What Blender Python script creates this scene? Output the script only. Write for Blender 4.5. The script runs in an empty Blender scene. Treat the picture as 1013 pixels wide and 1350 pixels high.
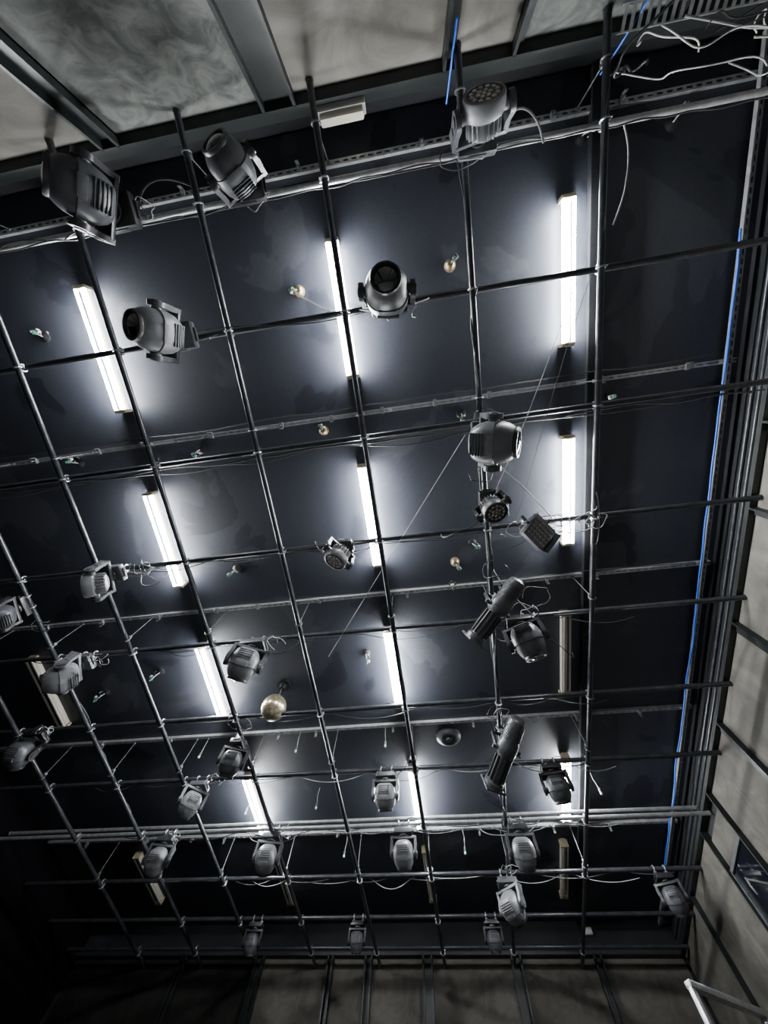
import bpy, bmesh, math, random
from mathutils import Matrix, Vector
random.seed(7)
CAMZ = 1.6
CEIL = 4.0 + CAMZ
COL = bpy.context.scene.collection

# ---------------------------------------------------------------- materials
def mat(name, col, rough=0.5, metal=0.0, noise=None, scale=8.0, bump=0.0, emit=None, estr=0.0, spec=0.5, coat=0.0, dist=0.0):
    m = bpy.data.materials.new(name); m.use_nodes = True
    nt = m.node_tree; b = nt.nodes["Principled BSDF"]
    b.inputs["Base Color"].default_value = (*col, 1)
    b.inputs["Roughness"].default_value = rough
    b.inputs["Metallic"].default_value = metal
    b.inputs["Specular IOR Level"].default_value = spec
    b.inputs["Coat Weight"].default_value = coat
    if emit:
        b.inputs["Emission Color"].default_value = (*emit, 1)
        b.inputs["Emission Strength"].default_value = estr
    if noise:
        tc = nt.nodes.new("ShaderNodeTexCoord"); n = nt.nodes.new("ShaderNodeTexNoise")
        n.inputs["Scale"].default_value = scale; n.inputs["Detail"].default_value = 8
        n.inputs["Roughness"].default_value = 0.65; n.inputs["Distortion"].default_value = dist
        nt.links.new(tc.outputs["Object"], n.inputs["Vector"])
        r = nt.nodes.new("ShaderNodeValToRGB")
        r.color_ramp.elements[0].position = 0.38; r.color_ramp.elements[1].position = 0.62
        r.color_ramp.elements[0].color = (*col, 1); r.color_ramp.elements[1].color = (*noise, 1)
        nt.links.new(n.outputs["Fac"], r.inputs["Fac"]); nt.links.new(r.outputs["Color"], b.inputs["Base Color"])
        if bump:
            bp = nt.nodes.new("ShaderNodeBump"); bp.inputs["Strength"].default_value = bump
            bp.inputs["Distance"].default_value = 0.01
            nt.links.new(n.outputs["Fac"], bp.inputs["Height"]); nt.links.new(bp.outputs["Normal"], b.inputs["Normal"])
    return m

def ceiling_mat():
    m = mat("ceiling_black_paint", (0.08, 0.085, 0.1), 0.5)
    nt = m.node_tree; b = nt.nodes["Principled BSDF"]; L = nt.links.new
    tc = nt.nodes.new("ShaderNodeTexCoord")
    n1 = nt.nodes.new("ShaderNodeTexNoise"); n1.inputs["Scale"].default_value = 0.9; n1.inputs["Detail"].default_value = 4
    n1.inputs["Distortion"].default_value = 0.6
    n2 = nt.nodes.new("ShaderNodeTexNoise"); n2.inputs["Scale"].default_value = 25; n2.inputs["Detail"].default_value = 6
    L(tc.outputs["Object"], n1.inputs["Vector"]); L(tc.outputs["Object"], n2.inputs["Vector"])
    r1 = nt.nodes.new("ShaderNodeValToRGB")
    e = r1.color_ramp.elements
    e[0].position = 0.385; e[0].color = (0.018, 0.020, 0.028, 1)
    e[1].position = 0.395; e[1].color = (0.034, 0.038, 0.050, 1)
    x = e.new(0.60); x.color = (0.038, 0.042, 0.054, 1)
    x = e.new(0.615); x.color = (0.058, 0.062, 0.075, 1)
    L(n1.outputs["Fac"], r1.inputs["Fac"])
    mx = nt.nodes.new("ShaderNodeMix"); mx.data_type = 'RGBA'; mx.blend_type = 'MULTIPLY'; mx.inputs["Factor"].default_value = 0.5
    r2 = nt.nodes.new("ShaderNodeValToRGB"); r2.color_ramp.elements[0].position = 0.3; r2.color_ramp.elements[1].position = 0.7
    r2.color_ramp.elements[0].color = (0.7, 0.7, 0.7, 1)
    L(n2.outputs["Fac"], r2.inputs["Fac"]); L(r1.outputs["Color"], mx.inputs[6]); L(r2.outputs["Color"], mx.inputs[7])
    L(mx.outputs[2], b.inputs["Base Color"])
    bp = nt.nodes.new("ShaderNodeBump"); bp.inputs["Strength"].default_value = 0.25; bp.inputs["Distance"].default_value = 0.005
    L(n2.outputs["Fac"], bp.inputs["Height"]); L(bp.outputs["Normal"], b.inputs["Normal"])
    b.inputs["Specular IOR Level"].default_value = 0.3
    return m

M_CEIL = ceiling_mat()
M_BAND = mat("black_wall_paint", (0.006, 0.007, 0.009), 0.7, noise=(0.014, 0.015, 0.018), scale=2.5, spec=0.25)
M_CURT = mat("black_drape_cloth", (0.002, 0.002, 0.003), 0.95, spec=0.05)
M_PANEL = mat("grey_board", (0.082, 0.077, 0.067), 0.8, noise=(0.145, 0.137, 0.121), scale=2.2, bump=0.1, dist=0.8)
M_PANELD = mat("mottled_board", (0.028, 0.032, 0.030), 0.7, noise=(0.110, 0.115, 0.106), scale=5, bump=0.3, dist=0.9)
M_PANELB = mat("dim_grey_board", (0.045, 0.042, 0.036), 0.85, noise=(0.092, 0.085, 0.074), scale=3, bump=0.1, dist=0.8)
M_PANELX = mat("shade_darkened_board", (0.006, 0.006, 0.006), 0.85, noise=(0.014, 0.0135, 0.012), scale=3, spec=0.1)  # board with the shade of the unlit west end painted into its colour
M_STEEL = mat("dark_green_grey_steel", (0.010, 0.0125, 0.013), 0.45, 0.3, noise=(0.018, 0.021, 0.021), scale=4)
M_FLOOR = mat("dark_stage_floor", (0.03, 0.03, 0.03), 0.6, noise=(0.04, 0.04, 0.04), scale=3)
M_BOUNCE = mat("grey_bounce_sheet", (0.15, 0.15, 0.15), 0.6, noise=(0.19, 0.19, 0.19), scale=3)  # pale tone for the added sheet that reflects lamp light upward
M_PIPE = mat("black_painted_pipe", (0.026, 0.028, 0.033), 0.28, 0.5, noise=(0.05, 0.052, 0.059), scale=10)
M_GALV = mat("galvanised_steel", (0.34, 0.345, 0.35), 0.32, 0.7, noise=(0.50, 0.51, 0.52), scale=14)
M_STRUT = mat("slotted_strut_steel", (0.30, 0.305, 0.31), 0.4, 0.5, noise=(0.44, 0.45, 0.46), scale=12)
M_STRUTD = mat("dull_slotted_steel", (0.08, 0.085, 0.09), 0.45, 0.6, noise=(0.15, 0.155, 0.16), scale=12)
M_HOUS = mat("cream_enamel", (0.48, 0.44, 0.36), 0.4, noise=(0.55, 0.51, 0.43), scale=5)
M_TUBE = mat("lit_tube", (0.9, 0.9, 0.9), 0.3, emit=(0.95, 0.98, 1.0), estr=330)
M_TUBEOFF = mat("unlit_tube", (0.46, 0.44, 0.40), 0.25)
M_CAP = mat("tube_cap_plastic", (0.30, 0.25, 0.17), 0.5)
M_BODY = mat("dark_grey_plastic", (0.040, 0.042, 0.048), 0.4, noise=(0.056, 0.058, 0.064), scale=20)
M_BODYL = mat("mid_grey_plastic", (0.115, 0.118, 0.128), 0.4, noise=(0.145, 0.148, 0.158), scale=20)
M_BLACK = mat("black_plastic", (0.012, 0.012, 0.014), 0.38)
M_GLASS = mat("dark_lens_glass", (0.006, 0.007, 0.010), 0.06, 0.0, spec=0.8, coat=1.0)
M_LED = mat("led_lens_plastic", (0.24, 0.22, 0.20), 0.15, coat=0.8)
M_CLAMP = mat("zinc_clamp", (0.28, 0.29, 0.30), 0.35, 0.75)
M_WHITE = mat("white_plastic", (0.42, 0.41, 0.38), 0.45)
M_GREEN = mat("green_plug_plastic", (0.025, 0.07, 0.05), 0.45)
M_BRASS = mat("brass", (0.28, 0.22, 0.14), 0.4, 0.7)
M_CABLE = mat("black_cable_rubber", (0.022, 0.022, 0.025), 0.42)
M_CABLEG = mat("grey_cable", (0.30, 0.30, 0.30), 0.5)
M_BLUE = mat("blue_cable", (0.006, 0.10, 0.62), 0.45)
M_CHROME = mat("tarnished_mirror_tiles", (0.26, 0.21, 0.13), 0.28, 0.75, noise=(0.6, 0.53, 0.40), scale=30)

# ---------------------------------------------------------------- mesh builder
class B:
    def __init__(s): s.bm = bmesh.new()
    def _xf(s, verts, M):
        bmesh.ops.transform(s.bm, matrix=M, verts=verts)
    def box(s, c, size, rot=None, bevel=0.0, M=None):
        r = bmesh.ops.create_cube(s.bm, size=1.0); v = r["verts"]
        X = Matrix.Translation(c) @ (rot.to_4x4() if rot else Matrix.Identity(4)) @ Matrix.Diagonal((*size, 1))
        if M: X = M @ X
        s._xf(v, X)
        if bevel > 0:
            es = list({e for vv in v for e in vv.link_edges})
            bmesh.ops.bevel(s.bm, geom=es, offset=bevel, segments=2, affect='EDGES', profile=0.6)
        return s
    def cyl(s, p0, p1, r0, r1=None, seg=20, caps=True):
        p0 = Vector(p0); p1 = Vector(p1); d = p1 - p0
        r1 = r0 if r1 is None else r1
        r = bmesh.ops.create_cone(s.bm, cap_ends=caps, segments=seg, radius1=r0, radius2=r1, depth=d.length)
        q = d.to_track_quat('Z', 'Y').to_matrix().to_4x4()
        s._xf(r["verts"], Matrix.Translation((p0 + p1) / 2) @ q)
        return s
    def lathe(s, prof, seg=32, M=None):
        rings = []
        for (r, z) in prof:
            if r < 1e-5: rings.append([s.bm.verts.new((0, 0, z))])
            else: rings.append([s.bm.verts.new((r * math.cos(2 * math.pi * k / seg), r * math.sin(2 * math.pi * k / seg), z)) for k in range(seg)])
        for a, b in zip(rings[:-1], rings[1:]):
            for k in range(seg):
                k2 = (k + 1) % seg
                if len(a) == 1 and len(b) == 1: continue
                if len(a) == 1: s.bm.faces.new((a[0], b[k2], b[k]))
                elif len(b) == 1: s.bm.faces.new((a[k], a[k2], b[0]))
                else: s.bm.faces.new((a[k], a[k2], b[k2], b[k]))
        if M: s._xf([v for r in rings for v in r], M)
        return s
    def loft(s, secs, seg=36, M=None):
        rings = []
        for (z, hx, hy, n, oy) in secs:
            ring = []
            for k in range(seg):
                t = 2 * math.pi * k / seg; c = math.cos(t); q = math.sin(t)
                ring.append(s.bm.verts.new((hx * math.copysign(abs(c) ** (2 / n), c), oy + hy * math.copysign(abs(q) ** (2 / n), q), z)))
            rings.append(ring)
        for a, b in zip(rings[:-1], rings[1:]):
            for k in range(seg):
                k2 = (k + 1) % seg
                s.bm.faces.new((a[k], a[k2], b[k2], b[k]))
        s.bm.faces.new(list(reversed(rings[0]))); s.bm.faces.new(rings[-1])
        if M: s._xf([v for r in rings for v in r], M)
        return s
    def torus(s, c, R, r, axis='Z', seg=20, mseg=8, a0=0, a1=2 * math.pi):
        full = abs(a1 - a0 - 2 * math.pi) < 1e-4
        n = seg if full else seg + 1
        rings = []
        for i in range(n):
            t = a0 + (a1 - a0) * i / seg
            ring = []
            for j in range(mseg):
                p = 2 * math.pi * j / mseg
                x = (R + r * math.cos(p)) * math.cos(t); y = (R + r * math.cos(p)) * math.sin(t); z = r * math.sin(p)
                if axis == 'X': v = (z, x, y)
                elif axis == 'Y': v = (x, z, y)
                else: v = (x, y, z)
                ring.append(s.bm.verts.new(Vector(v) + Vector(c)))
            rings.append(ring)
        m = n if full else n - 1
        for i in range(m):
            a = rings[i]; b = rings[(i + 1) % n]
            for j in range(mseg):
                j2 = (j + 1) % mseg
                s.bm.faces.new((a[j], a[j2], b[j2], b[j]))
        return s
    def mesh(s, name, material, smooth=True):
        bmesh.ops.recalc_face_normals(s.bm, faces=s.bm.faces)
        me = bpy.data.meshes.new(name); s.bm.to_mesh(me); s.bm.free()
        me.materials.append(material)
        if smooth:
            for p in me.polygons: p.use_smooth = True
            try: me.set_sharp_from_angle(angle=math.radians(35))
            except Exception: pass
        return me

def obj(name, me, loc=(0, 0, 0), rot=(0, 0, 0), parent=None, scale=1.0, **props):
    o = bpy.data.objects.new(name, me); COL.objects.link(o)
    o.location = loc; o.rotation_euler = rot; o.scale = (scale,) * 3 if not isinstance(scale, tuple) else scale
    if parent: o.parent = parent
    for k, v in props.items(): o[k] = v
    return o
def thing(name, me, label, category, loc=(0, 0, 0), rot=(0, 0, 0), group=None, scale=1.0):
    o = obj(name, me, loc, rot, scale=scale, label=label, category=category)
    if me is None: o.empty_display_size = 0.1
    if group: o["group"] = group
    return o
def Z(h): return h + CAMZ

# ---------------------------------------------------------------- room shell
XL, XR, YN, YS = -7.0, 3.25, -2.38, 8.7
def struct(name, c, size, m, bevel=0, rot=None):
    me = B().box((0, 0, 0), size, bevel=bevel).mesh(name, m, False)
    o = obj(name, me, c, kind="structure")
    if rot: o.rotation_euler = rot
    return o
CX, CY = (XL + XR) / 2, (YN + YS) / 2
struct("floor", (CX, CY, -0.05), (XR - XL + 0.6, YS - YN + 0.6, 0.1), M_FLOOR)
struct("ceiling", (CX, CY, CEIL + 0.05), (XR - XL + 0.6, YS - YN + 0.6, 0.1), M_CEIL)
struct("wall_north", (CX, YN - 0.1, CEIL / 2), (XR - XL + 0.4, 0.2, CEIL), M_BAND)
struct("wall_south", (CX, YS + 0.1, CEIL / 2), (XR - XL + 0.4, 0.2, CEIL), M_BAND)
struct("wall_east", (XR + 0.1, CY, CEIL / 2), (0.2, YS - YN, CEIL), M_BAND)
struct("wall_west", (XL - 0.1, CY, CEIL / 2), (0.2, YS - YN, CEIL), M_CURT)
thing("bounce_sheet", B().box((0, 0, 0.004), (6.4, 6.6, 0.008)).mesh("bounce_sheet", M_BOUNCE, False), "unseen grey sheet added on the floor to bounce light up", "bounce sheet", (-0.1, 1.0, 0))  # unseen sheet, added to throw light back at ceiling and stage lights

tn = [0]
def trim(c, size, m, bevel=0.0):
    tn[0] += 1
    return struct("trim_%d" % tn[0], c, size, m, bevel)
PT = 3.58
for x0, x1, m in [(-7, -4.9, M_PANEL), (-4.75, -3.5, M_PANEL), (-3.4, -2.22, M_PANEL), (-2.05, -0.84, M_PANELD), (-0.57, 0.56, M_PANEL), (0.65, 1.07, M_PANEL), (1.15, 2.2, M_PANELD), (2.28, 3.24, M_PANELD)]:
    trim(((x0 + x1) / 2, YN + 0.012, (Z(PT) + 0.1) / 2), (x1 - x0, 0.024, Z(PT) - 0.1), m)
for x0, x1 in [(-4.9, -4.75), (-3.5, -3.4), (-2.22, -2.05), (-0.84, -0.57), (0.56, 0.65), (1.07, 1.15), (2.2, 2.28)]:
    w = x1 - x0
    trim((x0 + w / 2, YN + 0.02, (Z(PT)) / 2), (w, 0.04, Z(PT)), M_STEEL)
    trim((x0 + 0.012, YN + 0.05, (Z(PT)) / 2), (0.024, 0.10, Z(PT)), M_STEEL)
    if w > 0.12: trim((x1 - 0.012, YN + 0.05, (Z(PT)) / 2), (0.024, 0.10, Z(PT)), M_STEEL)
trim((CX, YN + 0.05, Z(PT)), (XR - XL, 0.10, 0.03), M_STEEL)
trim((CX, YN + 0.03, Z(PT) + 0.10), (XR - XL, 0.06, 0.16), M_STEEL)
for y0, y1 in [(-2.3, -0.8), (-0.7, 0.62), (0.72, 1.44), (1.52, 2.72), (2.84, 4.08), (4.2, 5.2), (5.95, 7.2), (7.3, 8.6)]:
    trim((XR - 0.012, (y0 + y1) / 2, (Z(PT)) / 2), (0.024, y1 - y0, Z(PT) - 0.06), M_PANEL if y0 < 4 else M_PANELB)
for y0, y1 in [(-0.8, -0.7), (0.62, 0.72), (1.44, 1.52), (2.72, 2.84), (4.08, 4.2), (5.2, 5.26), (5.9, 5.95), (7.2, 7.3)]:
    trim((XR - 0.02, (y0 + y1) / 2, Z(PT) / 2), (0.04, y1 - y0, Z(PT)), M_STEEL)
    trim((XR - 0.05, y0 + 0.012, Z(PT) / 2), (0.08, 0.02, Z(PT)), M_STEEL)
trim((XR - 0.012, 5.58, Z(1.0)), (0.024, 0.66, 2.8), M_PANELB)
trim((XR - 0.012, 5.58, Z(3.3)), (0.024, 0.66, 0.3), M_PANELB)
trim((XR - 0.045, CY, Z(PT)), (0.09, YS - YN, 0.05), M_STEEL)
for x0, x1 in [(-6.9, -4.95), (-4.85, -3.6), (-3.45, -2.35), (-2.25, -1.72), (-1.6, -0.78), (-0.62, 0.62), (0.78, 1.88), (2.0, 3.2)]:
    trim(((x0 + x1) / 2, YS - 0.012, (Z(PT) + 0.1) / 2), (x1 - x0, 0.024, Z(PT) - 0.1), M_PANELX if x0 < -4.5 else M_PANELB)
for x0, x1 in [(-4.95, -4.85), (-3.6, -3.45), (-2.35, -2.25), (-1.72, -1.6), (-0.78, -0.62), (0.62, 0.78), (1.88, 2.0)]:
    w = x1 - x0
    trim((x0 + w / 2, YS - 0.02, Z(PT) / 2), (w, 0.04, Z(PT)), M_STEEL)
    trim((x0 + 0.012, YS - 0.06, Z(PT) / 2), (0.024, 0.12, Z(PT)), M_STEEL)
    trim((x1 - 0.012, YS - 0.06, Z(PT) / 2), (0.024, 0.12, Z(PT)), M_STEEL)
trim((CX, YS - 0.06, Z(PT)), (XR - XL, 0.12, 0.035), M_STEEL)
trim((1.86, CY, CEIL - 0.035), (0.11, YS - YN - 0.05, 0.07), M_BAND, 0.008)

# ---------------------------------------------------------------- window opening high on the east wall
w = B()
for c, s_ in [((0, 0, 0.26), (0.05, 0.70, 0.04)), ((0, 0, -0.26), (0.05, 0.70, 0.04)), ((0, 0.33, 0), (0.05, 0.04, 0.5)), ((0, -0.33, 0), (0.05, 0.04, 0.5))]:
    w.box(c, s_, bevel=0.004)
win = obj("window_1", w.mesh("window_frame", M_STRUTD, False), (XR - 0.03, 5.58, Z(2.86)), kind="structure")
obj("pane", B().box((0, 0, 0), (0.01, 0.62, 0.48)).mesh("pane", M_GLASS, False), (0.0, 0, 0), parent=win)

# ---------------------------------------------------------------- pipes
HY, HX, PR = 3.47, 3.525, 0.026
def pipe_mesh(L, r=PR, m=M_PIPE):
    b = B(); b.cyl((0, -L / 2, 0), (0, L / 2, 0), r, seg=24)
    for t in (-1, 1): b.cyl((0, t * L / 2, 0), (0, t * (L / 2 - 0.02), 0), r * 1.12, seg=24)
    return b.mesh("pipe", m)
LY = YS - YN - 0.06
me_y = pipe_mesh(LY); LX = XR - XL - 0.06; me_x = pipe_mesh(LX); me_xg = pipe_mesh(LX, 0.023, M_GALV)
XP = [1.685, 0.66, -0.426, -1.475, -2.555, -3.57, -4.56, -5.6]
YP = [-1.745, -0.80, 0.28, 1.34, 2.41, 3.50, 4.51, 5.52, 6.56, 7.52, 8.3]
for x in XP:
    thing("grid_pipe", me_y, "long black steel lighting grid pipe under the ceiling", "pipe", (x, CY, Z(HY)), group="lighting grid pipes running lengthwise")
for y in YP:
    g = y in (-1.745, 5.52)
    thing("grid_pipe", me_xg if g else me_x, "silver galvanised cross pipe of the lighting grid" if g else "black steel cross pipe of the lighting grid", "pipe", (CX, y, Z(HX)), (0, 0, math.pi / 2), group="lighting grid pipes running across")
thing("grid_pipe", me_xg, "silver galvanised cross pipe of the lighting grid", "pipe", (CX, 5.62, Z(3.66)), (0, 0, math.pi / 2), group="lighting grid pipes running across")
b = B()
b.torus((0, 0, 0), PR + 0.006, 0.008, 'Y', 18, 8).torus((0, 0, 0.055), PR + 0.006, 0.008, 'X', 18, 8)
b.box((0.036, 0, 0.028), (0.02, 0.025, 0.03), bevel=0.003).cyl((0.036, 0, 0.05), (0.036, 0, -0.03), 0.005, seg=8)
me_c = b.mesh("coupler", M_CLAMP)
for x in XP:
    for y in YP:
        if random.random() < 0.85:
            thing("pipe_coupler", me_c, "small steel clamp joining two crossing grid pipes", "clamp", (x, y, Z(HY)), (0, 0, random.choice((0, math.pi))), group="couplers at grid pipe crossings")

# ---------------------------------------------------------------- slotted struts
def strut_mesh(L, m):
    b = B()
    for s_ in (-1, 1):
        b.box((0, s_ * 0.019, 0), (L, 0.006, 0.04)); b.box((0, s_ * 0.014, -0.019), (L, 0.013, 0.004))
    b.box((0, 0, 0.019), (L, 0.04, 0.003))
    n = int(L / 0.075)
    for i in range(n):
        b.box((-L / 2 + (i + 0.5) * 0.075, 0, -0.019), (0.032, 0.018, 0.004))
    return b.mesh("strut", m, False)
me_s = strut_mesh(XR - XL - 0.1, M_STRUT)
SY = [-2.09, 0.07, 2.22, 4.27, 6.36]
for y in SY:
    thing("slotted_strut", me_s, "slotted galvanised steel channel fixed across the black ceiling", "steel channel", (CX, y, Z(3.98)), group="slotted channels under the ceiling")
me_r = strut_mesh(YS - YN - 0.1, M_STRUT)
thing("slotted_strut", me_r, "slotted galvanised steel channel along the ceiling edge", "steel channel", (3.10, CY, Z(3.93)), (0, 0, math.pi / 2), group="slotted channels under the ceiling")
b = B(); b.cyl((0, 0, 0), (0, 0, 0.44), 0.005, seg=8).torus((0, 0, -0.045), PR + 0.008, 0.007, 'Y', 16, 6)
b.box((0, 0, 0.01), (0.03, 0.03, 0.03), bevel=0.004).cyl((0, 0, 0.40), (0, 0, 0.415), 0.014, seg=6)
me_h = b.mesh("hanger", M_STRUTD)
for x in XP:
    for y in SY:
        thing("hanger_rod", me_h, "thin threaded steel rod hanging a grid pipe from the channel", "hanger", (x, y, Z(HY + 0.047)), group="threaded hanger rods")
b = B(); b.box((0, 0, 0), (0.035, 0.06, 0.025), bevel=0.004).box((0, 0.035, -0.03), (0.03, 0.008, 0.06), bevel=0.002).cyl((0, 0, 0), (0, 0, -0.05), 0.006, seg=8)
me_bc = b.mesh("bracket", M_CLAMP)
for y in SY:
    x = -6.2
    while x < 3.0:
        thing("strut_bracket", me_bc, "small zinc bracket bolted to the ceiling channel", "bracket", (x, y, Z(3.95)), (0, 0, random.choice((0, math.pi))), group="brackets on ceiling channels")
        x += random.choice((0.55, 0.8, 1.1))

# ---------------------------------------------------------------- fluorescent battens
FL = 1.22
b = B()
prof = [(-0.035, 0.0), (-0.035, -0.055), (-0.015, -0.080), (0.015, -0.080), (0.035, -0.055), (0.035, 0.0)]
vs = []
for yy in (-FL / 2, FL / 2): vs.append([b.bm.verts.new((x, yy, z)) for x, z in prof])
for k in range(6):
    b.bm.faces.new((vs[0][k], vs[0][(k + 1) % 6], vs[1][(k + 1) % 6], vs[1][k]))
b.bm.faces.new(vs[0]); b.bm.faces.new(list(reversed(vs[1])))
me_fh = b.mesh("housing", M_HOUS, False)
me_fe = B().box((0, 0, -0.06), (0.125, 0.035, 0.105), bevel=0.008).mesh("end_holder", M_CAP, False)
me_ft = B().cyl((0, -FL / 2 + 0.03, 0), (0, FL / 2 - 0.03, 0), 0.014, seg=16).mesh("tube", M_TUBE)
me_fo = B().cyl((0, -FL / 2 + 0.03, 0), (0, FL / 2 - 0.03, 0), 0.014, seg=16).mesh("tube", M_TUBEOFF)
FIX = [(-3.05, -0.91, 1), (-0.50, -0.90, 1), (1.61, -0.89, 1), (-3.06, 1.21, 1), (-0.54, 1.21, 1), (1.62, 1.19, 1),
       (-5.54, 3.27, 0), (-3.06, 3.30, 1), (-0.55, 3.30, 1), (1.60, 3.29, 0), (-3.02, 5.63, 1), (-0.52, 5.63, 1), (1.61, 5.58, 1),
       (-5.38, 7.28, 0), (-2.96, 7.35, 0), (-0.51, 7.35, 0), (1.59, 7.30, 0)]
for x, y, on in FIX:
    f = thing("fluorescent_light", None, "lit twin-tube white fluorescent batten fixed to the black ceiling" if on else "unlit cream twin-tube fluorescent batten fixed to the black ceiling", "ceiling light", (x, y, CEIL), group="fluorescent battens on the ceiling")
    obj("housing", me_fh, parent=f)
    for s_ in (-1, 1):
        obj("end_holder", me_fe, (0, s_ * (FL / 2 - 0.015), 0), parent=f)
        obj("tube", me_ft if on else me_fo, (s_ * 0.045, 0, -0.10), parent=f)

# ---------------------------------------------------------------- stage lights: shared part meshes
def clamp_mesh():
    b = B()
    for s_ in (-1, 1):
        b.torus((s_ * 0.07, 0, 0), PR + 0.008, 0.009, 'X', 18, 8)
        b.box((s_ * 0.07, 0, -0.045), (0.03, 0.04, 0.025), bevel=0.003)
        b.cyl((s_ * 0.07, 0, -0.045), (s_ * 0.07, 0, -0.085), 0.007, seg=8)
        b.cyl((s_ * 0.07, 0.045, 0.0), (s_ * 0.07, 0.045, -0.05), 0.005, seg=8)
    b.box((0, 0, -0.082), (0.22, 0.05, 0.01), bevel=0.002)
    return b.mesh("clamp", M_CLAMP)
ME_CL = clamp_mesh()
def base_mesh(m):
    b = B(); b.box((0, 0, -0.125), (0.27, 0.19, 0.075), bevel=0.018)
    b.box((0, 0.097, -0.125), (0.12, 0.006, 0.04), bevel=0.001)
    for s_ in (-1, 1): b.box((s_ * 0.14, 0, -0.12), (0.02, 0.10, 0.02), bevel=0.005)
    b.cyl((0, 0, -0.16), (0, 0, -0.185), 0.07, seg=28)
    return b.mesh("base", m)
ME_BASE = base_mesh(M_BLACK); ME_BASEL = base_mesh(M_BODY)
def yoke_mesh(m, W=0.172, drop=0.20, th=0.034, dp=0.115):
    b = B(); b.box((0, 0, -0.02), (2 * W, dp, 0.04), bevel=0.014)
    for s_ in (-1, 1):
        x = s_ * W
        out = []
        for k in range(13):
            t = math.pi * k / 12
            out.append((-dp * 0.52 * math.cos(t), -drop - dp * 0.5 * math.sin(t)))
        out += [(dp * 0.36, -drop * 0.5), (dp * 0.48, -0.0), (-dp * 0.48, -0.0), (-dp * 0.36, -drop * 0.5)]
        A = [b.bm.verts.new((x - th / 2, p[0], p[1])) for p in out]
        Cc = [b.bm.verts.new((x + th / 2, p[0], p[1])) for p in out]
        n = len(out)
        b.bm.faces.new(A); b.bm.faces.new(list(reversed(Cc)))
        for k in range(n): b.bm.faces.new((A[k], Cc[k], Cc[(k + 1) % n], A[(k + 1) % n]))
        b.cyl((x + s_ * th / 2, 0, -drop), (x + s_ * (th / 2 + 0.008), 0, -drop), 0.03, seg=20)
        b.box((x + s_ * (th / 2 + 0.003), 0, -drop * 0.45), (0.006, dp * 0.4, drop * 0.4), bevel=0.002)
    return b.mesh("yoke", m)
ME_YK = yoke_mesh(M_BLACK); ME_YKL = yoke_mesh(M_BODY)
def spot_head(m):
    b = B()
    b.loft([(0.150, 0.05, 0.05, 2.2, 0), (0.146, 0.080, 0.085, 2.4, 0), (0.125, 0.108, 0.115, 2.6, 0), (0.085, 0.130, 0.137, 2.7, 0), (0.03, 0.144, 0.150, 2.7, 0),
            (-0.025, 0.146, 0.152, 2.5, 0), (-0.030, 0.140, 0.146, 2.4, 0), (-0.065, 0.138, 0.141, 2.2, 0), (-0.095, 0.129, 0.130, 2.08, 0), (-0.12, 0.116, 0.116, 2, 0), (-0.140, 0.100, 0.100, 2, 0)])
    for k in range(5):
        z = 0.045 + k * 0.02; hy = 0.153 - max(0, k - 1) * 0.011
        b.box((0, 0, z), (0.15, 2 * hy, 0.006), bevel=0.002)
    b.cyl((-0.158, 0, 0), (0.158, 0, 0), 0.035, seg=20)
    for s_ in (-1, 1): b.box((0, s_ * 0.143, -0.01), (0.12, 0.02, 0.05), bevel=0.006)
    return b.mesh("head", m)
ME_HD = spot_head(M_BODY); ME_HDL = spot_head(M_BODYL)
ME_RING = B().lathe([(0.084, -0.138), (0.101, -0.138), (0.103, -0.153), (0.099, -0.166), (0.086, -0.166), (0.080, -0.153), (0.084, -0.138)]).mesh("bezel", M_BLACK)
ME_LENS = B().lathe([(0.086, -0.148), (0.07, -0.159), (0.045, -0.168), (0.02, -0.172), (0, -0.173)]).mesh("lens", M_GLASS)
ME_HNDL = B().torus((0, 0.138, 0.02), 0.035, 0.007, 'Z', 14, 8, 0, math.pi).mesh("handle", M_BLACK)
def wash_head(m):
    b = B(); b.lathe([(0.0, 0.125), (0.06, 0.125), (0.085, 0.11), (0.09, 0.03), (0.122, 0.01), (0.132, -0.02), (0.132, -0.075), (0.127, -0.085), (0.112, -0.088), (0.110, -0.075), (0, -0.075)])
    for k in range(20):
        t = 2 * math.pi * k / 20
        b.box((0.098 * math.cos(t), 0.098 * math.sin(t), 0.06), (0.03, 0.005, 0.09), rot=Matrix.Rotation(t, 3, 'Z'))
    b.cyl((-0.158, 0, 0), (0.158, 0, 0), 0.03, seg=20)
    return b.mesh("head", m)
ME_WH = wash_head(M_BODY); ME_WHL = wash_head(M_BODYL)
b = B(); b.cyl((0, 0, -0.074), (0, 0, -0.078), 0.109, seg=32); ME_WPL = b.mesh("lens_plate", M_BLACK)
b = B()
for rr, n in ((0, 1), (0.038, 6), (0.080, 12)):
    for k in range(n):
        t = 2 * math.pi * k / n
        b.lathe([(0.0165, -0.077), (0.0165, -0.084), (0.012, -0.088), (0, -0.089)], 12, Matrix.Translation((rr * math.cos(t), rr * math.sin(t), 0)))
ME_LED = b.mesh("led_lenses", M_LED)

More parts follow.
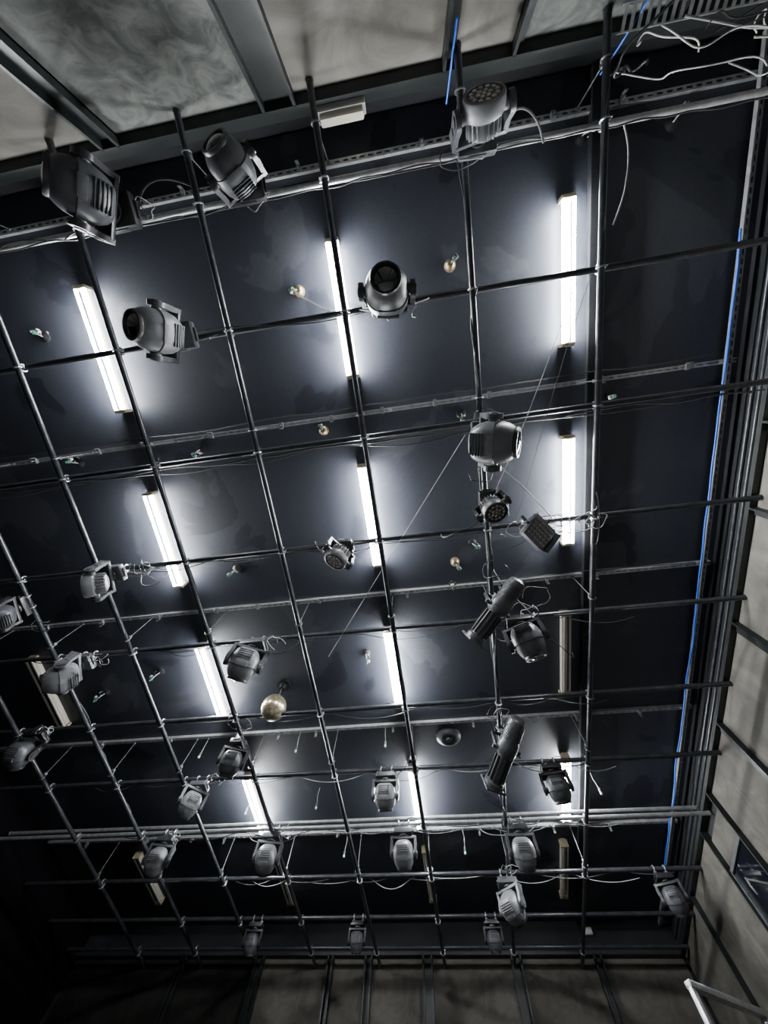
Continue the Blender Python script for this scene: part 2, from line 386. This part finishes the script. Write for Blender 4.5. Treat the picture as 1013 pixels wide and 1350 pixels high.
def moving_head(x, y, kind, az, tilt, s=1.0, light=False, along_y=False, label=None):
    h = HY if along_y else HX
    nm = "wash_moving_head" if kind == 'wash' else "moving_head_light"
    lb = label or (("grey LED wash moving head hung under a grid pipe" if kind == 'wash' else ("grey moving head spotlight hung under a grid pipe" if light else "dark moving head spotlight hung under a black grid pipe")))
    r = thing(nm, None, lb, "stage light", (x, y, Z(h)), (0, 0, math.pi / 2 if along_y else 0), group="moving head lights on the grid", scale=s)
    obj("clamp", ME_CL, parent=r, scale=1 / s)
    obj("base", ME_BASEL if light else ME_BASE, parent=r)
    a = math.radians(az)            # azimuth of the beam in the room, 0 = +X, 90 = +Y
    pan = math.atan2(-math.cos(a), math.sin(a)) - (math.pi / 2 if along_y else 0)
    obj("yoke", ME_YKL if light else ME_YK, (0, 0, -0.185), (0, 0, pan), parent=r)
    e = Matrix.Rotation(pan, 3, 'Z') @ Matrix.Rotation(math.radians(tilt), 3, 'X')
    hd = obj("head", {('spot', 0): ME_HD, ('spot', 1): ME_HDL, ('wash', 0): ME_WH, ('wash', 1): ME_WHL}[(kind, int(light))], (0, 0, -0.385), e.to_euler(), parent=r)
    if kind == 'spot':
        obj("bezel", ME_RING, parent=hd); obj("lens", ME_LENS, parent=hd); obj("handle", ME_HNDL, parent=hd)
    else:
        obj("lens_plate", ME_WPL, parent=hd); obj("led_lenses", ME_LED, parent=hd)
    return r

moving_head(-2.12, -1.745, 'spot', 205, 45, 1.25, label="large dark moving head spotlight on silver pipe near the wall")
moving_head(-1.03, -1.745, 'spot', 245, 38, 1.02)
moving_head(0.74, -1.745, 'wash', 262, 40, 1.05, light=True, label="grey LED wash moving head, round lens array, on silver pipe")
moving_head(-1.90, -0.80, 'spot', 200, 25, 1.14, light=True)
moving_head(-0.04, -0.80, 'spot', 275, 12, 1.12, label="dark moving head spotlight pointing straight down from grid pipe")
moving_head(0.66, 0.42, 'spot', 5, 65, 1.2, light=True, along_y=True, label="grey moving head spotlight turned sideways under the grid pipe")
moving_head(0.66, 1.02, 'wash', 60, 20, 0.85, along_y=True)
moving_head(-0.82, 1.34, 'wash', 140, 30, 0.85)
moving_head(-3.36, 1.34, 'wash', 190, 60, 0.95, light=True)
moving_head(-4.16, 2.41, 'spot', 200, 40, 1.02, light=True)
moving_head(-2.02, 2.41, 'spot', 115, 42, 1.04, light=True)
moving_head(0.92, 2.41, 'spot', 70, 38, 1.05)
moving_head(-2.555, 3.80, 'spot', 110, 35, 0.84, along_y=True)
moving_head(-3.32, 4.51, 'spot', 130, 35, 0.84, light=True)
moving_head(-0.80, 4.51, 'spot', 90, 38, 0.86, light=True)
moving_head(1.23, 4.51, 'spot', 80, 30, 0.86)
moving_head(-4.12, 5.52, 'spot', 100, 48, 0.9, light=True)
moving_head(-2.54, 5.52, 'spot', 100, 45, 0.92, light=True)
moving_head(-0.70, 5.52, 'spot', 90, 42, 0.9, light=True)
moving_head(0.80, 5.52, 'spot', 90, 42, 0.96, light=True)
moving_head(0.62, 6.56, 'spot', 50, 55, 0.97, light=True)
moving_head(-1.65, 7.52, 'spot', 90, 20, 0.7)
moving_head(0.36, 7.52, 'spot', 90, 20, 0.7)
moving_head(-3.28, 7.52, 'spot', 90, 20, 0.74)
moving_head(-5.25, 3.50, 'spot', 105, 60, 0.92)
moving_head(2.68, 6.56, 'spot', 70, 30, 0.84)
moving_head(-4.56, 1.60, 'spot', 190, 50, 0.85, along_y=True)

# ---------------------------------------------------------------- profile spotlights
def profile_spot(x, y, az, tilt, s=1.0):
    r = thing("profile_spotlight", None, "long black profile spotlight with ribbed barrel and yoke bracket", "stage light", (x, y, Z(HY)), group="profile spotlights on the grid", scale=s)
    b = B(); b.torus((0, 0, 0), PR + 0.008, 0.010, 'Y', 18, 8).box((0, 0, -0.05), (0.04, 0.03, 0.03), bevel=0.004).cyl((0, 0, -0.04), (0, 0, -0.10), 0.008, seg=8).cyl((0.045, 0, 0.02), (0.045, 0, -0.06), 0.006, seg=8)
    obj("clamp", b.mesh("clamp", M_CLAMP), parent=r)
    a = math.radians(az); pan = math.atan2(-math.cos(a), math.sin(a))
    b = B(); b.box((0, 0, -0.10), (0.25, 0.035, 0.008), bevel=0.002)
    for s_ in (-1, 1):
        b.box((s_ * 0.124, 0, -0.20), (0.008, 0.035, 0.2), bevel=0.002); b.cyl((s_ * 0.12, 0, -0.28), (s_ * 0.155, 0, -0.28), 0.018, seg=12)
    obj("bracket", b.mesh("bracket", M_BLACK), (0, 0, 0), (0, 0, pan), parent=r)
    e = Matrix.Rotation(pan, 3, 'Z') @ Matrix.Rotation(math.radians(tilt), 3, 'X')
    b = B()
    b.lathe([(0, 0.36), (0.05, 0.36), (0.078, 0.34), (0.088, 0.30), (0.088, 0.12), (0.10, 0.10), (0.105, 0.06), (0.105, -0.02), (0.085, -0.05), (0, -0.05)], 28)
    for k in range(7): b.cyl((0, 0, 0.135 + k * 0.024), (0, 0, 0.143 + k * 0.024), 0.098, seg=28)
    for k in range(4):
        t = math.pi / 4 + k * math.pi / 2; c = (0.12 * math.cos(t), 0.12 * math.sin(t), 0.02)
        b.box(c, (0.07, 0.022, 0.006), rot=Matrix.Rotation(t, 3, 'Z'), bevel=0.002)
    b.cyl((-0.125, 0, 0), (0.125, 0, 0), 0.02, seg=14)
    hd = obj("lamp_housing", b.mesh("lamp_housing", M_BODY), (0, 0, -0.28), e.to_euler(), parent=r)
    b = B(); b.lathe([(0.07, -0.04), (0.078, -0.06), (0.078, -0.33), (0.098, -0.345), (0.102, -0.40), (0.090, -0.40), (0.086, -0.36), (0.0, -0.36)], 28)
    for k in range(14):
        t = 2 * math.pi * k / 14
        b.box((0.086 * math.cos(t), 0.086 * math.sin(t), -0.19), (0.022, 0.010, 0.26), rot=Matrix.Rotation(t, 3, 'Z'))
    obj("lens_barrel", b.mesh("lens_barrel", M_BODY), parent=hd)
    b = B()
    for s_ in (-1, 1): b.box((s_ * 0.1, 0, -0.395), (0.012, 0.21, 0.02), bevel=0.002)
    for s_ in (-1, 1): b.box((0, s_ * 0.1, -0.395), (0.21, 0.012, 0.02), bevel=0.002)
    obj("filter_frame", b.mesh("filter_frame", M_BODY), parent=hd)
    obj("lens", B().lathe([(0.085, -0.362), (0.06, -0.374), (0.03, -0.381), (0, -0.383)]).mesh("lens", M_GLASS), parent=hd)
profile_spot(0.66, 2.07, 137, 72, 0.98)
profile_spot(0.66, 3.86, 118, 74, 1.06)

# ---------------------------------------------------------------- square LED flood
r = thing("led_floodlight", None, "square dark LED floodlight on a U bracket under the grid pipe", "stage light", (1.08, 1.34, Z(HX)))
obj("clamp", ME_CL, parent=r)
b = B(); b.box((0, 0, -0.09), (0.30, 0.03, 0.008), bevel=0.002)
for s_ in (-1, 1): b.box((s_ * 0.148, 0, -0.18), (0.008, 0.03, 0.18), bevel=0.002)
obj("bracket", b.mesh("bracket", M_BLACK), (0, 0, 0), (0, 0, 0.9), parent=r)
e = (Matrix.Rotation(0.9, 3, 'Z') @ Matrix.Rotation(math.radians(-25), 3, 'X')).to_euler()
b = B(); b.box((0, 0, 0), (0.26, 0.24, 0.07), bevel=0.01)
for k in range(9): b.box((-0.11 + k * 0.0275, 0, 0.05), (0.006, 0.19, 0.05))
for s_ in (-1, 1): b.cyl((s_ * 0.13, 0, 0), (s_ * 0.16, 0, 0), 0.02, seg=12)
hd = obj("housing", b.mesh("housing", M_BODYL), (0, 0, -0.26), e, parent=r)
b = B()
for i in range(6):
    for j in range(5): b.lathe([(0.015, -0.036), (0.013, -0.043), (0, -0.046)], 12, Matrix.Translation((-0.1 + i * 0.04, -0.08 + j * 0.04, 0)))
obj("led_lenses", b.mesh("led_lenses", M_LED), parent=hd)
for s_ in (-1, 1):
    obj("barn_door", B().box((s_ * 0.15, 0, -0.05), (0.004, 0.22, 0.06), rot=Matrix.Rotation(-s_ * 0.5, 3, 'Y')).mesh("barn_door", M_BLACK), parent=hd)

# ---------------------------------------------------------------- mirror ball
r = thing("mirror_ball", None, "small tarnished mirror ball hanging from a ceiling motor", "mirror ball", (-2.10, 3.46, CEIL))
obj("motor", B().cyl((0, 0, 0), (0, 0, -0.03), 0.09, seg=28).cyl((0, 0, -0.03), (0, 0, -0.10), 0.045, 0.04, seg=24).mesh("motor", M_BLACK), parent=r)
obj("hanging_rod", B().cyl((0, 0, -0.1), (0, 0, -0.27), 0.006, seg=10).cyl((0, 0, -0.235), (0, 0, -0.255), 0.025, seg=16).mesh("hanging_rod", M_CLAMP), parent=r)
b = B(); N = 18; RB = 0.155
for i in range(N):
    t0 = math.pi * i / N; t1 = math.pi * (i + 1) / N; tm = (t0 + t1) / 2
    nn = max(4, int(2 * N * math.sin(tm)))
    for k in range(nn):
        p0 = 2 * math.pi * (k + .04) / nn; p1 = 2 * math.pi * (k + .96) / nn
        q = [b.bm.verts.new((RB * math.sin(t) * math.cos(p), RB * math.sin(t) * math.sin(p), RB * math.cos(t))) for t, p in ((t0 + .006, p0), (t0 + .006, p1), (t1 - .006, p1), (t1 - .006, p0))]
        b.bm.faces.new(q)
b.lathe([(0, RB * .97)] + [(RB * .97 * math.sin(math.pi * k / 16), RB * .97 * math.cos(math.pi * k / 16)) for k in range(1, 16)] + [(0, -RB * .97)], 28)
obj("ball", b.mesh("ball", M_CHROME, False), (0, 0, -0.41), (0.2, 0.1, 0), parent=r)

# ---------------------------------------------------------------- ceiling speaker disc
r = thing("ceiling_speaker", None, "round dark speaker mounted on the black ceiling", "speaker", (0.05, 4.55, CEIL))
obj("body", B().lathe([(0.17, 0), (0.17, -0.02), (0.15, -0.035), (0.12, -0.06), (0.10, -0.062), (0.09, -0.05), (0, -0.05)]).mesh("body", M_BODY), parent=r)
b = B()
for k in range(1, 5): b.torus((0, 0, -0.06), 0.022 * k, 0.003, 'Z', 24, 6)
b.lathe([(0.04, -0.05), (0.03, -0.075), (0, -0.082)], 20)
obj("grille", b.mesh("grille", M_BLACK), parent=r)

# ---------------------------------------------------------------- cables (curves turned into real meshes)
def cable(pts, r=0.006, m=M_CABLE, label="thin black cable running along the lighting grid", name="cable", group="loose cables on the grid"):
    cu = bpy.data.curves.new(name, 'CURVE'); cu.dimensions = '3D'; cu.bevel_depth = r; cu.bevel_resolution = 2; cu.resolution_u = 5
    sp = cu.splines.new('NURBS'); sp.points.add(len(pts) - 1); sp.order_u = min(4, len(pts)); sp.use_endpoint_u = True
    for p, q in zip(sp.points, pts): p.co = (q[0], q[1], Z(q[2]), 1)
    tmp = bpy.data.objects.new("tmp", cu)
    me = bpy.data.meshes.new_from_object(tmp); bpy.data.objects.remove(tmp)
    me.materials.clear(); me.materials.append(m)
    for p in me.polygons: p.use_smooth = True
    o = bpy.data.objects.new(name, me); COL.objects.link(o)
    o["label"] = label; o["category"] = "wire" if name == "wire" else "cable"; o["group"] = group
    return o
def wander_y(x, y0, y1, h, amp=0.03, n=40, **k):
    return cable([(x + random.uniform(-amp, amp), y0 + (y1 - y0) * i / n, h + random.uniform(-amp, amp)) for i in range(n + 1)], **k)
def wander_x(y, x0, x1, h, amp=0.02, n=40, **k):
    return cable([(x0 + (x1 - x0) * i / n, y + random.uniform(-amp, amp), h + random.uniform(-amp, amp * .5)) for i in range(n + 1)], **k)
def sag_x(y, x0, x1, h, sag=0.08, **k):
    pts = []; x = x0
    while x < x1:
        step = random.uniform(0.6, 1.2); s_ = sag * random.uniform(0.4, 1.2); dy = random.uniform(-.05, .05)
        for j in range(5):
            t = j / 5; pts.append((x + step * t, y + dy * math.sin(math.pi * t), h - s_ * 4 * t * (1 - t)))
        x += step
    return cable(pts, **k)
for k in range(3): wander_y(0.66, -1.7 + k * .9, 7.4, HY - 0.01, 0.05, 40, r=0.0065)
wander_y(1.685, -1.9, 6.5, HY, 0.035, 25)
for x in (-0.426, -2.555, -4.56): wander_y(x, 0.2, 6.5, HY + 0.02, 0.035, 25)
wander_x(0.33, -6.5, 3.0, HX - 0.02, 0.025, 40, r=0.008); sag_x(0.36, -6.5, 2.9, HX + 0.01, 0.07, r=0.006)
wander_x(-1.7, -4, 3.0, HX - 0.02, 0.03, 40, r=0.006); sag_x(-1.72, -3.5, 1.0, HX + .03, 0.1, r=0.005)
for y in (1.36, 2.43, 4.53, 5.54, 6.58):
    sag_x(y, -5, 2.2, HX + 0.01, 0.09, r=0.0055); sag_x(y + .02, -3.2, 1.6, HX + 0.02, 0.13, r=0.004, m=random.choice((M_CABLE, M_CABLEG)))
sag_x(-0.79, -2.2, 0.6, HX, 0.08, r=0.005); sag_x(3.52, -3.5, 1.6, HX, 0.1, r=0.005)
wander_x(0.0, -6.5, 3.0, 3.92, 0.025, 25, r=0.006)
wander_x(2.15, -6.5, 3.0, 3.93, 0.02, 25, r=0.006)
cable([(3.02 + random.uniform(-.015, .015), -1.0 + i * 0.3, 3.86 + random.uniform(-.02, .02)) for i in range(28)], 0.009, M_BLUE, "bright blue data cable running along the ceiling edge")
cable([(0.62, -2.3, 3.2), (0.63, -2.33, 3.5), (0.60, -2.2, 3.75)], 0.007, M_BLUE, "blue data cable running down the wall board")
cable([(1.9, -2.3, 3.1), (1.88, -2.25, 3.5), (1.80, -2.2, 3.8)], 0.006, M_BLUE, "blue data cable running down the wall board")
cable([(0.52, 0.38, 3.5), (-1.23, 2.7, 3.5)], 0.003, M_CABLEG, "thin straight steel wire stretched under the grid", "wire", "thin wires")
cable([(1.50, -0.72, 3.5), (1.15, 0.2, 3.5), (0.75, 0.95, 3.45)], 0.003, M_CABLEG, "thin slack wire stretched under the grid", "wire", "thin wires")
cable([(1.6, -0.75, 3.45), (1.35, -0.1, 3.45), (1.1, 0.7, 3.4), (0.95, 1.25, 3.45)], 0.003, M_CABLE, "thin slack wire stretched under the grid", "wire", "thin wires")
for a, c in [((.66, .5), (1.3, 1.3)), ((.66, 1.5), (1.05, 1.4)), ((.7, 1.8), (1.1, 2.35)), ((.6, 1.2), (.2, 1.34)), ((.66, 2.6), (1.1, 2.5)), ((.66, 4.2), (1.2, 4.5)), ((.6, 5.0), (.75, 5.5)), ((-.426, 1.3), (-.9, 1.4)), ((-3.57, 1.3), (-3.0, 1.4)), ((1.685, 1.0), (1.685, 1.6)), ((-.8, 4.6), (-.45, 4.2)),
             ((1.2, 1.34), (1.68, 1.34)), ((1.3, 1.36), (1.7, 1.2)), ((-1.6, -.8), (-2.3, -.8)), ((-.3, -.8), (.3, -.8)), ((-1.475, 2.41), (-2.0, 2.41)), ((-4.56, 2.4), (-3.9, 2.4)), ((1.1, 2.41), (1.5, 2.9)), ((-2.1, 5.5), (-2.9, 5.5)), ((1.1, 5.5), (.3, 5.5)), ((-1.0, 1.34), (-.5, 1.34))]:
    mx_, my_ = (a[0] + c[0]) / 2, (a[1] + c[1]) / 2
    cable([(a[0], a[1], 3.50), (a[0] * .7 + mx_ * .3, a[1] * .7 + my_ * .3 + .06, 3.38), (mx_ + random.uniform(-.1, .1), my_ + random.uniform(-.12, .12), 3.32), (c[0], c[1] + .04, 3.38), (c[0], c[1], 3.50)], 0.005, random.choice((M_CABLE, M_CABLEG)), "slack power cable drooping between two grid pipes")
def loop(x, y, R=0.12, h=3.42, m=M_CABLE, r=0.0045):
    a0 = random.uniform(0, 6.28); pts = []
    for k in range(11):
        a = a0 + k / 10 * random.uniform(4.6, 5.6)
        rr = R * random.uniform(0.7, 1.15)
        pts.append((x + rr * math.cos(a), y + rr * 0.8 * math.sin(a), h + random.uniform(-0.06, 0.06)))
    cable(pts, r, m, "short looped power cable beside a stage light")
for x, y in [(-2.0, -1.75), (-1.0, -1.7), (0.62, -1.7), (-1.75, -.78), (0.05, -.75), (.7, .25), (.62, .75), (.75, 1.15), (1.25, 1.33), (1.6, 1.34), (.85, 1.35), (-.75, 1.3), (-.95, 1.3), (-3.1, 1.32), (-2.95, 1.4),
             (-4.0, 2.4), (-1.85, 2.4), (.7, 1.75), (.95, 2.3), (1.1, 2.1), (-2.5, 3.5), (-3.1, 4.4), (-.75, 4.4), (1.3, 4.4), (-4.0, 5.4), (-2.4, 5.4), (-.6, 5.4), (.75, 5.4), (.62, 6.3), (.6, 3.6), (.7, 4.3), (-4.7, 1.5), (-4.5, 1.9), (-5.2, 3.4)]:
    loop(x, y, random.uniform(0.08, 0.17))
    if random.random() < .6: loop(x + .08, y, .11, m=M_CABLEG, r=0.0035)
cable([(1.85, -1.76, 3.55), (1.88, -1.6, 3.5), (1.86, -1.4, 3.46), (1.80, -1.2, 3.4), (1.72, -1.05, 3.38)], 0.006, M_CABLEG, "white cable hanging in a slack curve from the silver pipe")
cable([(0.95, -1.85, 3.5), (1.08, -2.0, 3.45), (1.2, -1.85, 3.42), (1.22, -1.65, 3.4)], 0.008, M_CABLEG, "grey cable arching from the silver pipe")
cable([(-2.0, -1.8, 3.5), (-1.9, -2.05, 3.46), (-1.6, -1.95, 3.45), (-1.45, -1.85, 3.5)], 0.008, M_CABLE, "black cable arching from the silver pipe")
cable([(-0.85, -1.05, 3.8), (-0.70, -.95, 3.6), (-0.6, -.82, 3.5), (-0.45, -.78, 3.5)], 0.005, M_CABLEG, "thin grey cable dropping from ceiling socket")

# ---------------------------------------------------------------- ceiling sockets with dangling plugs
me_rose = B().lathe([(0.042, 0), (0.042, -0.012), (0.028, -0.022), (0.016, -0.03), (0, -0.03)], 24).mesh("ceiling_rose", M_BLACK)
me_roseb = B().lathe([(0.045, 0), (0.045, -0.02), (0.034, -0.05), (0.02, -0.06), (0, -0.06)], 24).mesh("ceiling_rose", M_BRASS)
me_flex = B().torus((0, 0.03, -0.03), 0.03, 0.004, 'X', 14, 6, 0.0, math.pi * 1.5).cyl((0, 0.0, -0.03), (0, 0.02, -0.10), 0.004, seg=8).mesh("flex", M_CABLEG)
me_plug = B().box((0, 0.03, -0.12), (0.026, 0.028, 0.05), bevel=0.005).cyl((0, 0.03, -0.145), (0, 0.03, -0.165), 0.009, seg=12).mesh("plug", M_GREEN)
me_tip = B().box((0, 0.05, -0.10), (0.032, 0.022, 0.03), bevel=0.004).mesh("connector", M_WHITE)
SK = [(-3.58, -1.13, 0), (-.88, -1.13, 1), (.55, -1.12, 1), (-3.72, .16, 0), (-2.28, .2, 0), (-.89, .18, 1), (.55, .21, 0), (.56, 1.64, 0), (.35, 1.85, 1), (-.87, 2.99, 0), (-2.25, 1.65, 0), (-3.7, 3.02, 0), (-4.61, 3.29, 0), (2.41, -1.84, 0), (1.7, -1.87, 0), (2.01, .23, 0), (.3, 2.15, 0)]
for x, y, br in SK:
    r = thing("ceiling_socket", None, "brass ceiling rose with a short dangling flex and plug" if br else "small dark ceiling rose with dangling flex and green plug", "ceiling socket", (x * 1.025, y * 1.025, CEIL), (0, 0, random.uniform(0, 6.28)), group="ceiling sockets", scale=1.2)
    obj("ceiling_rose", me_roseb if br else me_rose, parent=r); obj("flex", me_flex, parent=r); obj("plug", me_plug, parent=r); obj("connector", me_tip, parent=r)
b = B(); b.cyl((0, 0, 0), (0.01, 0, -0.10), 0.003, seg=8).cyl((0.01, 0, -0.10), (-0.005, 0.01, -0.22), 0.003, seg=8)
me_lead = b.mesh("lead", M_CABLEG)
me_pl2 = B().box((-0.005, 0.01, -0.25), (0.024, 0.024, 0.06), bevel=0.005).mesh("plug", M_GREEN)
me_pl3 = B().box((-0.005, 0.01, -0.29), (0.026, 0.026, 0.03), bevel=0.005).mesh("connector", M_WHITE)
for x, y in [(-2.02, 4.27), (-.8, 4.27), (-3.4, 4.27), (-1.95, 5.35), (-3.0, 5.4), (1.95, 5.3), (-1.7, 6.36), (.1, 6.36), (-.15, 0.07)]:
    r = thing("dangling_plug", None, "power lead with green and white plug dangling from a ceiling channel", "plug", (x, y, Z(3.95)), (0, 0, random.uniform(0, 6.28)), group="dangling plugs")
    obj("lead", me_lead, parent=r); obj("plug", me_pl2, parent=r); obj("connector", me_pl3, parent=r)

# ---------------------------------------------------------------- emergency light, junction box
r = thing("emergency_light", None, "white rectangular emergency light fitting fixed high on the wall", "wall light", (-0.24, YN + 0.06, Z(3.74)))
obj("housing", B().box((0, 0.02, 0), (0.40, 0.05, 0.13), bevel=0.01).mesh("housing", M_WHITE), parent=r)
obj("diffuser", B().box((0, 0.065, -0.005), (0.36, 0.05, 0.10), bevel=0.018).mesh("diffuser", M_HOUS), parent=r)
thing("junction_box", B().box((0, 0, 0), (0.12, 0.05, 0.09), bevel=0.008).box((0, -0.028, 0), (0.10, 0.01, 0.07), bevel=0.003).mesh("junction_box", M_WHITE), "small white junction box on the dark wall above boards", "junction box", (1.95, YS - 0.03, Z(3.86)))

# ---------------------------------------------------------------- cable tray and wiring near the north-east corner
b = B(); L = 1.0
for s_ in (-1, 1): b.box((0, s_ * 0.06, 0), (L, 0.006, 0.05))
for k in range(20): b.box((-L / 2 + 0.025 + k * 0.05, 0, -0.02), (0.022, 0.12, 0.005))
thing("cable_tray", b.mesh("cable_tray", M_GALV, False), "pale perforated cable tray fixed near the wall corner", "cable tray", (2.25, -2.22, Z(3.38)), (0.5, 0.15, 0.1))
for k in range(22):
    x0 = random.uniform(1.7, 3.1); y0 = random.uniform(-2.3, -2.0); h0 = random.uniform(3.0, 3.8); pts = [(x0, y0, h0)]
    for j in range(6):
        x0 = min(3.2, x0 + random.uniform(-.12, .35)); y0 = max(-2.34, min(-1.75, y0 + random.uniform(-.1, .13))); h0 += random.uniform(-.14, .12); pts.append((x0, y0, h0))
    cable(pts, random.uniform(.004, .008), random.choice((M_CABLEG, M_CABLEG, M_CABLE, M_WHITE)), "tangled cable beside the tray in the wall corner", group="tangled corner cables")
for k, (x, h) in enumerate([(3.18, 3.72), (3.16, 3.62)]):
    thing("wall_conduit", B().cyl((0, -5.4, 0), (0, 5.4, 0), 0.018, seg=14).mesh("wall_conduit", M_PIPE), "thin steel conduit running along the dark wall", "conduit", (x, CY, Z(h)), group="wall conduits")

# ---------------------------------------------------------------- access platform frame
r = thing("access_platform", None, "pale metal platform frame with guard rail standing near the wall", "platform", (2.06, 5.78, 0))
ang = math.atan2(6.5 - 5.78, 3.1 - 2.06); L = 0.95; H = Z(2.2)
b = B()
b.box((L / 2, 0, H), (L, 0.07, 0.05), bevel=0.004)
for x in (0.025, L - 0.025): b.box((x, 0, H / 2), (0.05, 0.05, H), bevel=0.004)
obj("guard_rail", b.mesh("guard_rail", M_GALV), rot=(0, 0, ang), parent=r)
for hh in (H - 0.25, H - 0.5, H - 0.75, H - 1.0):
    obj("rung", B().box((L / 2, 0, hh), (L - 0.1, 0.03, 0.03), bevel=0.003).mesh("rung", M_STRUTD), rot=(0, 0, ang), parent=r)
b = B(); b.box((L / 2, 0.4, 1.2), (L, 0.8, 0.05), bevel=0.004)
for x in (0.025, L - 0.025): b.box((x, 0.75, 0.6), (0.05, 0.05, 1.2), bevel=0.004)
obj("deck", b.mesh("deck", M_STEEL), rot=(0, 0, ang), parent=r)

# ---------------------------------------------------------------- world + camera
wd = bpy.data.worlds.new("World"); bpy.context.scene.world = wd; wd.use_nodes = True
wd.node_tree.nodes["Background"].inputs[0].default_value = (0.01, 0.011, 0.013, 1)
R = Matrix(((0.98874, 0.11672, 0.09366), (0.13885, -0.94897, -0.28315), (0.05584, 0.29296, -0.95449)))
cam = bpy.data.cameras.new("Camera"); co = bpy.data.objects.new("Camera", cam); COL.objects.link(co)
co.rotation_mode = 'QUATERNION'; co.rotation_quaternion = R.to_quaternion(); co.location = (0, 0, CAMZ)
cam.sensor_fit = 'HORIZONTAL'; cam.sensor_width = 36; cam.lens = 36 * 479.36 / 1013; cam.clip_start = 0.02
bpy.context.scene.camera = co
